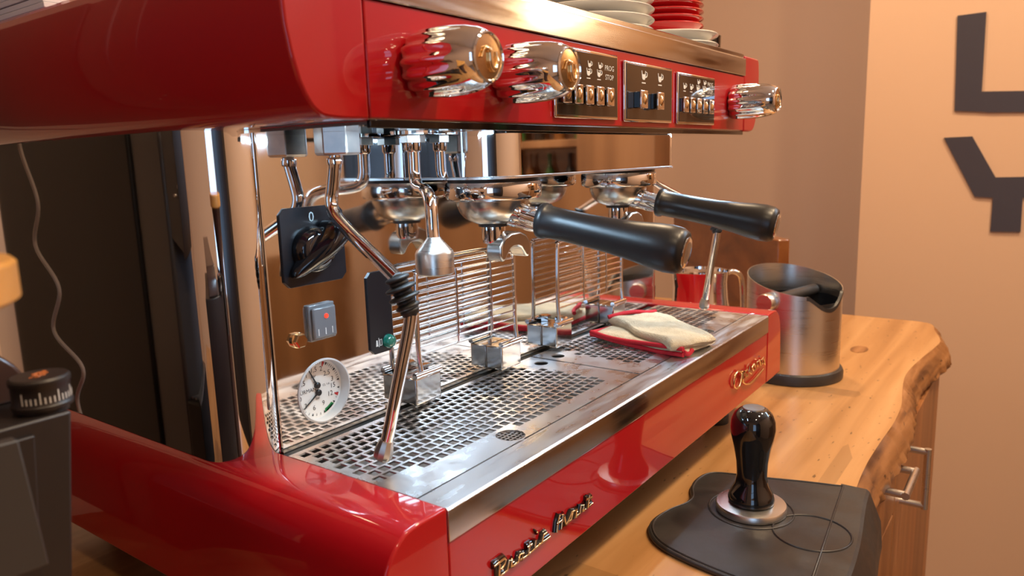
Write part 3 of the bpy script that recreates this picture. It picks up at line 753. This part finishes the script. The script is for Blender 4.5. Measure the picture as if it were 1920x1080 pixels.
MB().tube([(.234,.105,.196), (.236,.090,.190), tuple(H0+dh*.03)], [.013,.0098,.0098,.0098], 16, smooth=4).build('neck', 'chrome', pf, smooth=50)
MB().tube([(.236,.112,.186), (.237,.092,.1795), tuple(H0+dh*.02+Vector((0,0,-.009)))], [.0065,.0050,.0045], 10, smooth=4).build('neck_rib', 'chrome', pf, smooth=50)
hp = [(.0130,0),(.0172,.001),(.0180,.004),(.0172,.0075),(.0158,.009),(.0156,.03),(.0158,.05),(.0166,.075),(.0188,.100),(.0212,.118),(.0222,.131),(.0214,.141),(.0188,.1462),(.0150,.1475)]
k_ = LH/.1475
hd = MB().lathe([(r, h*k_) for r, h in hp], along(H0, dh), 36).build('handle', 'black_plastic', pf, smooth=50)
MB().lathe([(.0145,LH-.001),(.0145,LH+.0008),(.0130,LH+.0014)], along(H0, dh), 32).build('handle_emblem', 'chrome', hd)
MB().lathe([(.0125,LH+.0012),(.0001,LH+.0022)], along(H0, dh), 32, caps=False).build('emblem_face', 'dull_metal', hd, smooth=60)
pf2 = copy_tree(pf); pf2.location = (.505, .128, .170)
pf2['label'] = 'portafilter with black handle locked in the group nearer the knock box'

# ------------------------------------------------------------------ folded towel on the grate
tw = thing('bar_towel', (.56, .1, .0004), 'folded cream towel with red hem lying on the drip grate', 'towel')
def cloth(corners, z0, th, seed, nx=26, ny=22, wob=.0030, fold=.5):
    """a slab of folded cloth between four plan corners, rounded along its rim"""
    r_ = random.Random(seed); ph = [r_.uniform(0, 6.28) for _ in range(6)]
    A, B, C_, D = [Vector((*c, 0)) for c in corners]
    def P(u, v):
        p = (A*(1-u)+B*u)*(1-v) + (D*(1-u)+C_*u)*v
        p.x += wob*1.6*math.sin(9*v+ph[0])*(1 if u < .5 else .6); p.y += wob*1.6*math.sin(11*u+ph[1])
        return p
    def rim(u, v):
        d = min(u, 1-u, v*1.0, 1-v)
        return min(1, d/.055)
    vs = []; fs = []
    for s in (1, 0):
        for j in range(ny+1):
            for i in range(nx+1):
                u, v = i/nx, j/ny; p = P(u, v); q = math.sqrt(max(0, 1-(1-rim(u, v))**2))
                wz = wob*(math.sin(7*u+5*v+ph[2])+.6*math.sin(13*v-6*u+ph[3]))
                z = z0 + th*.5 + (q*th*.5+wz*.55+wob*.6 if s else -q*th*.5)
                vs.append((p.x, p.y, max(z, z0)))
    n1 = (nx+1)*(ny+1)
    for s in (0, 1):
        for j in range(ny):
            for i in range(nx):
                a = s*n1+j*(nx+1)+i; fs.append((a, a+1, a+nx+2, a+nx+1))
    per = [i for i in range(nx+1)] + [(j)*(nx+1)+nx for j in range(1, ny+1)] + [ny*(nx+1)+i for i in range(nx-1, -1, -1)] + [j*(nx+1) for j in range(ny-1, 0, -1)]
    for k in range(len(per)):
        a, b = per[k], per[(k+1) % len(per)]; fs.append((a, b, b+n1, a+n1))
    return MB().add(vs, fs), P
lo_, P1 = cloth([(.488,.164),(.456,.014),(.528,.002),(.655,.150)], .0006, .009, 5, wob=.0022)
lo_.build('lower_fold', 'towel', tw, smooth=80)
up_, P2 = cloth([(.534,.158),(.440,.022),(.506,-.010),(.615,.122)], .0095, .0105, 9, wob=.0026)
up_.build('upper_fold', 'towel', tw, smooth=80)
def hem(P, edge, z, off=0, k=16):
    pts = []
    for i in range(k+1):
        t = i/k; p = P(*edge(t)); pts.append((p.x-off, p.y, z+.0022*math.sin(5*t+z*300)))
    return MB().tube(pts, .0030, 8)
hem(P1, lambda t: (t, 0), .0045).build('hem', 'towel_hem', tw, smooth=60)
hem(P1, lambda t: (t, .02), .0100, .003).build('hem', 'towel_hem', tw, smooth=60)
hem(P1, lambda t: (0, t*.9), .0075).build('hem', 'towel_hem', tw, smooth=60)
hem(P2, lambda t: (0, t), .0210).build('hem', 'towel_hem', tw, smooth=60)
hem(P1, lambda t: (1, t*.25), .0060).build('hem', 'towel_hem', tw, smooth=60)

# ------------------------------------------------------------------ tamping mat and tamper
tmx, tmy = .436, -.078
mt = thing('tamping_mat', (.42, -.08, ZC), 'black rubber tamping mat lipped over the counter edge', 'mat')
ol = [(.286,-.182),(.560,-.156),(.548,-.110),(.532,-.060),(.518,-.010),(.505,.004),(.480,.008),(.455,.004),(.432,-.006),(.412,-.006),(.385,.004),(.355,.008),(.332,.002),(.312,-.015),(.300,-.040),(.291,-.080),(.286,-.120)]
o2 = [Vector((a,b,0)) for a, b in ol]
o2 = [o2[0], o2[1]] + spline(o2[1:], 4)[1:]
pl = [(p.x, p.y) for p in o2]
MB().prism(pl, ZC+.0004, ZC+.0068, 'z').build('pad', 'black_rubber', mt, smooth=40, bevel=.0025)
rimp = [(p.x+(.42-p.x)*.035, p.y+(-.08-p.y)*.05, ZC+.0068) for p in o2]
MB().tube(rimp, .0014, 6, closed=True).build('raised_rim', 'black_rubber', mt, smooth=60)
def edge_y(x):
    return min((abs(p.x-x), p.y) for p in E2)[1]
fl = MB(); st_ = [.286+(.562-.286)*i/8 for i in range(9)]
fprof = [(.016,.0067),(-.013,.0067),(-.0165,.0040),(-.0305,-.030),(-.0335,-.064),(-.0285,-.064),(-.0262,-.030),(-.0125,.0004),(.016,.0004)]
k = len(fprof)
fl.add([(x, edge_y(x)+d, ZC+z) for x in st_ for d, z in fprof], [tuple(range(k)), tuple(range(9*k-1, 8*k-1, -1))] + [(j*k+i, j*k+(i+1) % k, (j+1)*k+(i+1) % k, (j+1)*k+i) for j in range(8) for i in range(k)])
fl.build('front_flap', 'black_rubber', mt, smooth=25)
rg = MB()
for cx, cy, r in ((tmx, tmy, .047), (.418, -.150, .040)):
    rg.tube([(cx+r*math.cos(a*math.pi/20), cy+r*math.sin(a*math.pi/20), ZC+.0068) for a in range(40)], .0013, 6, closed=True)
rg.build('moulded_ring', 'black_rubber', mt, smooth=60)
tp = thing('tamper', (tmx, tmy, ZC+.0068), 'coffee tamper with glossy black handle and steel base on the rubber mat', 'tamper')
T = Matrix.Translation((tmx, tmy, ZC+.0069))
MB().lathe([(.0385,0),(.0395,.001),(.0395,.0075),(.0385,.009),(.0260,.0105),(.018,.011)], T, 48).build('base', 'satin_steel', tp, smooth=35)
hh = MB().lathe([(.0180,.0105),(.0255,.0115),(.0262,.0155),(.0235,.0225),(.0182,.0330),(.0168,.0440),(.0178,.0600),(.0205,.0760),(.0238,.0900),(.0250,.1000),(.0240,.1090),(.0208,.1165),(.0155,.1215),(.0120,.1228)], T, 48).build('handle', 'black_gloss', tp, smooth=60)
MB().lathe([(.0120,.1226),(.0118,.1236),(.0001,.1242)], T, 32).build('top_cap', 'dull_metal', hh, smooth=40)

# ------------------------------------------------------------------ knock box, pitcher, board
kx, ky = 1.03, .042
kb_ = thing('knock_box', (kx, ky, ZC), 'round brushed steel knock box with black base ring at the counter end', 'knock box')
T = Matrix.Translation((kx, ky, ZC))
MB().lathe([(.080,0),(.090,.001),(.0905,.012),(.088,.018),(.083,.020),(.079,.020)], T, 56).build('base_ring', 'black_rubber', kb_, smooth=40)
def ktop(a):
    # rim falls towards the side where the portafilter rests, with a scooped notch
    d = math.cos(a-math.radians(-125))
    z = .199 - .040*(d*.5+.5)
    e = math.atan2(math.sin(a-math.radians(-118)), math.cos(a-math.radians(-118)))
    if abs(e) < .52: z -= .022*(.5+.5*math.cos(e/.52*math.pi))**.6
    return z
seg = 96; kv = []; kf = []
for th, r in ((0, .0832), (1, .0818)):
    for i in range(seg):
        a = 2*math.pi*i/seg
        for q in range(2):
            z = .012 if q == 0 else ktop(a); kv.append(T @ Vector((r*math.cos(a), r*math.sin(a), z)))
for i in range(seg):
    j = (i+1) % seg
    for th in (0, 1):
        o = th*seg*2; kf.append((o+i*2, o+j*2, o+j*2+1, o+i*2+1))
    kf.append((i*2+1, j*2+1, seg*2+j*2+1, seg*2+i*2+1))
MB().add(kv, kf).build('bin', 'satin_steel', kb_, smooth=40)
MB().lathe([(.0798,.012),(.0798,.145),(.0790,.145),(.0790,.014),(.0001,.014)], T, 48, caps=False).build('liner', 'black_plastic', kb_, smooth=40)
nt_ = MB(); nv = []; nf = []
for i in range(25):
    a = math.radians(-118)+(-.56+1.12*i/24)
    for r in (.0846, .0800):
        for dz in (.001, -.006): nv.append(T @ Vector((r*math.cos(a), r*math.sin(a), ktop(a)+dz)))
for i in range(24):
    b0 = i*4; b1 = b0+4
    nf += [(b0, b0+1, b1+1, b1), (b0+2, b1+2, b1+3, b0+3), (b0, b1, b1+2, b0+2), (b0+1, b0+3, b1+3, b1+1)]
nf += [(0,2,3,1), (96,97,99,98)]
MB().add(nv, nf).build('notch_guard', 'black_rubber', kb_, smooth=40)
da = math.radians(167)
pb = Vector((kx+.082*math.cos(da), ky+.082*math.sin(da), ZC+.150))
MB().lathe([(.0150,0),(.0162,.002),(.0162,.020),(.0150,.022)], along(pb, (math.cos(da), math.sin(da), 0)), 28).build('bar_bolt', 'satin_steel', kb_, smooth=40)
MB().tube([tuple(pb), (kx-.076*math.cos(da), ky-.076*math.sin(da), ZC+.150)], .011, 16).build('knock_bar', 'black_rubber', kb_, smooth=50)

px_, py_ = .985, .205
pt = thing('milk_pitcher', (px_, py_, ZC), 'polished steel milk pitcher behind the right end of the machine', 'pitcher')
T = Matrix.Translation((px_, py_, ZC))
def prf(a, k, r):
    e = math.atan2(math.sin(a-2.6), math.cos(a-2.6)); return r*(1+(.16 if k >= 6 else 0)*math.exp(-(e/.35)**2))
MB().lathe([(.052,0),(.062,.002),(.066,.012),(.0655,.05),(.060,.095),(.0525,.140),(.0505,.172),(.0525,.192),(.0515,.192),(.0490,.172),(.0505,.14),(.058,.095),(.0640,.05),(.0640,.012),(.0001,.008)], T, 56, prf).build('body', 'chrome', pt, smooth=50)
ha = math.radians(-35)
def hp_(r, z): return (px_+r*math.cos(ha), py_+r*math.sin(ha), ZC+z)
MB().tube([hp_(.050,.178), hp_(.072,.184), hp_(.092,.172), hp_(.098,.130), hp_(.098,.085), hp_(.088,.060), hp_(.064,.058)], .0055, 10, smooth=5).build('handle', 'chrome', pt, smooth=60)
jar = thing('coffee_jar', (.92, .300, ZC), 'small dark jar beside the steel milk pitcher', 'jar')
MB().lathe([(.030,0),(.033,.002),(.033,.125),(.026,.135),(.026,.145)], Matrix.Translation((.92,.300,ZC)), 32).build('body', 'hopper_brown', jar, smooth=40)
MB().lathe([(.028,.144),(.028,.165),(.026,.167)], Matrix.Translation((.92,.300,ZC)), 32).build('lid', 'black_plastic', jar, smooth=40)
bd = thing('serving_board', (1.33, .30, ZC), 'dark glossy wooden board standing behind the knock box', 'board')
b0 = Vector((1.47,.475,0)); b1 = Vector((1.205,.125,0)); tv = (b1-b0).normalized(); nv_ = Vector((-tv.y, tv.x, 0))*.03
if nv_.x < 0: nv_ = -nv_
vs = []
for zlo, z0, z1 in ((ZC, ZC, ZC),):
    vs = [(b0.x,b0.y,ZC),(b1.x,b1.y,ZC),(b1.x+nv_.x,b1.y+nv_.y,ZC),(b0.x+nv_.x,b0.y+nv_.y,ZC),(b0.x,b0.y,.088),(b1.x,b1.y,.060),(b1.x+nv_.x,b1.y+nv_.y,.060),(b0.x+nv_.x,b0.y+nv_.y,.088)]
MB().add(vs, [(3,2,1,0),(4,5,6,7),(0,1,5,4),(1,2,6,5),(2,3,7,6),(3,0,4,7)]).build('panel', 'dark_wood', bd, bevel=.003)

# ------------------------------------------------------------------ saucers on the cup tray
sau = None
def saucer_mb(r):
    return MB().lathe([(r*.52,0),(r*.56,.0015),(r*.58,.004),(r*.80,.0085),(r*.985,.0150),(r,.0165),(r*.985,.0178),(r*.80,.0115),(r*.55,.0070),(r*.30,.0060),(.0001,.0060)], None, 56)
def saucer(x, y, z, r, m, label, group):
    global SMESH
    key = (round(r, 4), m)
    if key not in SMESH:
        o = saucer_mb(r).build('saucer', m, None, smooth=50); SMESH[key] = o
    else:
        o = SMESH[key].copy(); COL.objects.link(o)
    o.location = (x, y, z); tag(o, label, 'saucer', group); return o
SMESH = {}
names = ['lowest', 'second from the bottom', 'third from the bottom', 'top']
zt0 = .3722
for k in range(4):
    saucer(.475, .155, zt0+.006+k*.0125, .083, 'porcelain', f'white saucer, {names[k]} of the all-white stack on the machine', 'white saucers stacked on the cup tray')
saucer(.300, .170, zt0+.0055, .083, 'porcelain', 'single white saucer left of the all-white stack on the machine', 'white saucers stacked on the cup tray')
for k in range(2):
    saucer(.652, .135, zt0+.004+k*.0135, .078, 'porcelain', f'white saucer under the red saucers, {"lower" if k == 0 else "upper"} of the two', 'white saucers under the red stack')
for k in range(5):
    saucer(.652, .140, zt0+.0315+k*.0092, .062, 'red_glaze', ['red saucer resting directly on the white saucers', 'red saucer, second lowest of the red stack', 'red saucer in the middle of the red stack', 'red saucer just beneath the topmost red one', 'topmost red saucer of the stack'][k], 'red saucers stacked on the cup tray')
bw = thing('black_bowl', (.775, .125, .3832), 'small black bowl beside the stack of red saucers', 'bowl')
MB().lathe([(.020,0),(.022,.001),(.028,.012),(.029,.037),(.0275,.037),(.026,.012),(.0001,.004)], Matrix.Translation((.775,.125,.3832)), 40).build('body', 'black_gloss', bw, smooth=60)
tag(MB().box(.7465, .790, .07, .10, .3832, .3872).build('red_tag', 'red_glaze', None, bevel=.001, origin=(.77,.085,.3832)), 'small red tab lying on the right end of the housing', 'tab')

# stack of leaflets on the left end of the housing
for k in range(5):
    z = .3836+k*.0052
    o = MB().box(-.064+.0008*(k % 2), .10, .372+.003*(k % 3), .60, z, z+.0046)
    tag(o.build('leaflet', 'paper', None, bevel=.0006, origin=(.02,.45,z)), ['thin grey leaflet at the bottom of the pile on the machine', 'thin grey leaflet just above the bottom one of the pile', 'thin grey leaflet in the middle of the pile on the machine', 'thin grey leaflet just beneath the topmost one of the pile', 'topmost thin grey leaflet of the pile on the machine'][k], 'leaflet', 'leaflets piled on the machine')

# ------------------------------------------------------------------ grinder at the left edge
gr = thing('coffee_grinder', (-.26, .17, ZC), 'black coffee grinder with numbered adjusting dial at the left edge', 'grinder')
MB().prism([(-.40,.115),(-.40,ZC),(-.222,ZC),(-.2067,.02),(-.1955,.115)], .100, .240, 'y').build('body', 'dark_body', gr, bevel=.0015)
MB().prism([(-.40,.108),(-.40,ZC+.01),(-.236,ZC+.01),(-.2235,.02),(-.2165,.108)], .0965, .100, 'y').build('front_cover', 'dark_body', gr, bevel=.0008)
MB().prism([(-.34,.1252),(-.2394,.1225),(-.2343,.056),(-.34,.0600)][::-1], .052, .060, 'y').build('chute_plate', 'dark_grey_plate', gr, bevel=.001)
MB().box(-.34, -.27, .060, .097, .07, .11).build('chute_arm', 'dark_body', gr)
DX, DY, DR = -.2030, .1170, .0148
dl = MB().lathe([(DR*.86,.114),(DR*.86,.1165),(DR*1.03,.1175),(DR*1.04,.1195),(DR*.985,.1205),(DR*.985,.1300),(DR*1.03,.1310),(DR*1.03,.1335),(DR*.95,.1348),(.0001,.1350)], Matrix.Translation((DX,DY,0)), 56).build('dial', 'dark_body', gr, smooth=40)
for k in range(18):
    a = math.radians(-150+k*9); h = .0065 if k % 4 == 0 else .0035
    c, q = math.cos(a), math.sin(a)
    MB().box(-.0003, .0003, -.0002, .0002, .1215, .1215+h, Matrix.Translation((DX+DR*.987*c, DY+DR*.987*q, 0)) @ Matrix.Rotation(a+math.pi/2, 4, 'Z')).build('dial_mark', 'gauge_ring', dl, smooth=0)
em_ = MB(); r_ = random.Random(4)
for k in range(40):
    a = r_.uniform(0, 6.28); q = r_.uniform(0, 1)**.5
    cx, cy = DX+.0068*q*math.cos(a-.8), DY+.0055*q*math.sin(a); l = r_.uniform(.0015, .003); b = r_.uniform(0, 3.14)
    em_.tube([(cx-l*.5*math.cos(b), cy-l*.5*math.sin(b), .13505), (cx+l*.5*math.cos(b), cy+l*.5*math.sin(b), .1351)], .0004, 6)
o = em_.build('dial_emblem', 'orange_print', dl, smooth=60); o['kind'] = 'stuff'
MB().prism([(-.40,.115),(-.199,.115),(-.2005,.131),(-.2040,.137),(-.2125,.146),(-.40,.160)], .145, .210, 'y').build('shoulder', 'hopper_brown', gr, smooth=40, bevel=.002)

cn = thing('tapered_canister', (-.314, .010, ZC), 'dark tapered canister under a round wooden lid at the left edge', 'canister')
hc = Matrix.Translation((-.314, .010, 0))
MB().lathe([(.040,ZC),(.042,ZC+.002),(.030,ZC+.02),(.030,.130),(.050,.189),(.054,.199)], hc, 48).build('body', 'hopper_brown', cn, smooth=40)
MB().lathe([(.0635,.1990),(.065,.2002),(.065,.2130),(.0635,.2145),(.0001,.2148)], hc, 64).build('lid', 'lid_wood', cn, smooth=35)

# tall black machine further back at the left, met in the polished side panel
bm_ = thing('black_brewer', (-.30, .75, ZC), 'tall black brewer mirrored in the polished left side of the machine', 'brewer')
MB().box(-.46, -.186, .555, .98, ZC, .46).build('body', 'brewer_black', bm_, bevel=.003)
MB().box(-.44, -.190, .487, .555, ZC, .46).build('side_panel', 'brewer_grey', bm_, bevel=.004)
MB().prism([(.430,.185),(.452,.140),(.487,.165),(.487,.46),(.430,.46)], -.42, -.192, 'x').build('dispenser_head', 'brewer_grey', bm_, bevel=.002)
for y, z in ((.448,.225),(.468,.215)): MB().lathe([(.0025,0),(.0020,.0015)], along((-.192, y, z), (1,0,0)), 12).build('screw', 'dull_metal', bm_)
MB().box(-.46, -.188, .437, .487, ZC, -.030).build('tray_base', 'brewer_black', bm_, bevel=.003)
tg = MB()
for k in range(6): tg.box(-.44, -.195, .440+k*.0085, .443+k*.0085, -.0295, -.0270)
for k in range(24): tg.box(-.44+k*.0102, -.437+k*.0102, .438, .487, -.0295, -.0275)
tg.build('drip_grid', 'dull_metal', bm_, smooth=0)
# power cord hanging beside the machine
tag(MB().tube([(-.086+a, b, c) for a, b, c in ((0,.618,.33),(0,.618,.272),(0,.5916,.2119),(0,.6142,.1625),(0,.5672,.1161),(0,.5962,.0633),(0,.5343,.0272),(0,.5594,-.0179),(-.002,.53,-.08),(-.006,.49,-.150),(-.004,.44,-.1670),(0,.36,-.1672),(.004,.28,-.1672),(.04,.24,-.1672),(.09,.26,-.1672))], .0024, 8, smooth=8).build('power_cord', 'cable_grey', None, smooth=60, origin=(-.09,.6,ZC)), 'thin grey cord hanging beside the left side of the machine', 'cord')

# ------------------------------------------------------------------ layout units -> metres
bpy.context.view_layer.update()
done = set()
for o in sc.objects:
    if o.type == 'MESH' and o.data.name not in done:
        done.add(o.data.name); o.data.transform(Matrix.Scale(S, 4))
    if o.name in ('camera', 'window_daylight', 'window_daylight_high'): continue
    o.location = o.location * S
    for md in o.modifiers:
        if md.type == 'BEVEL': md.width *= S
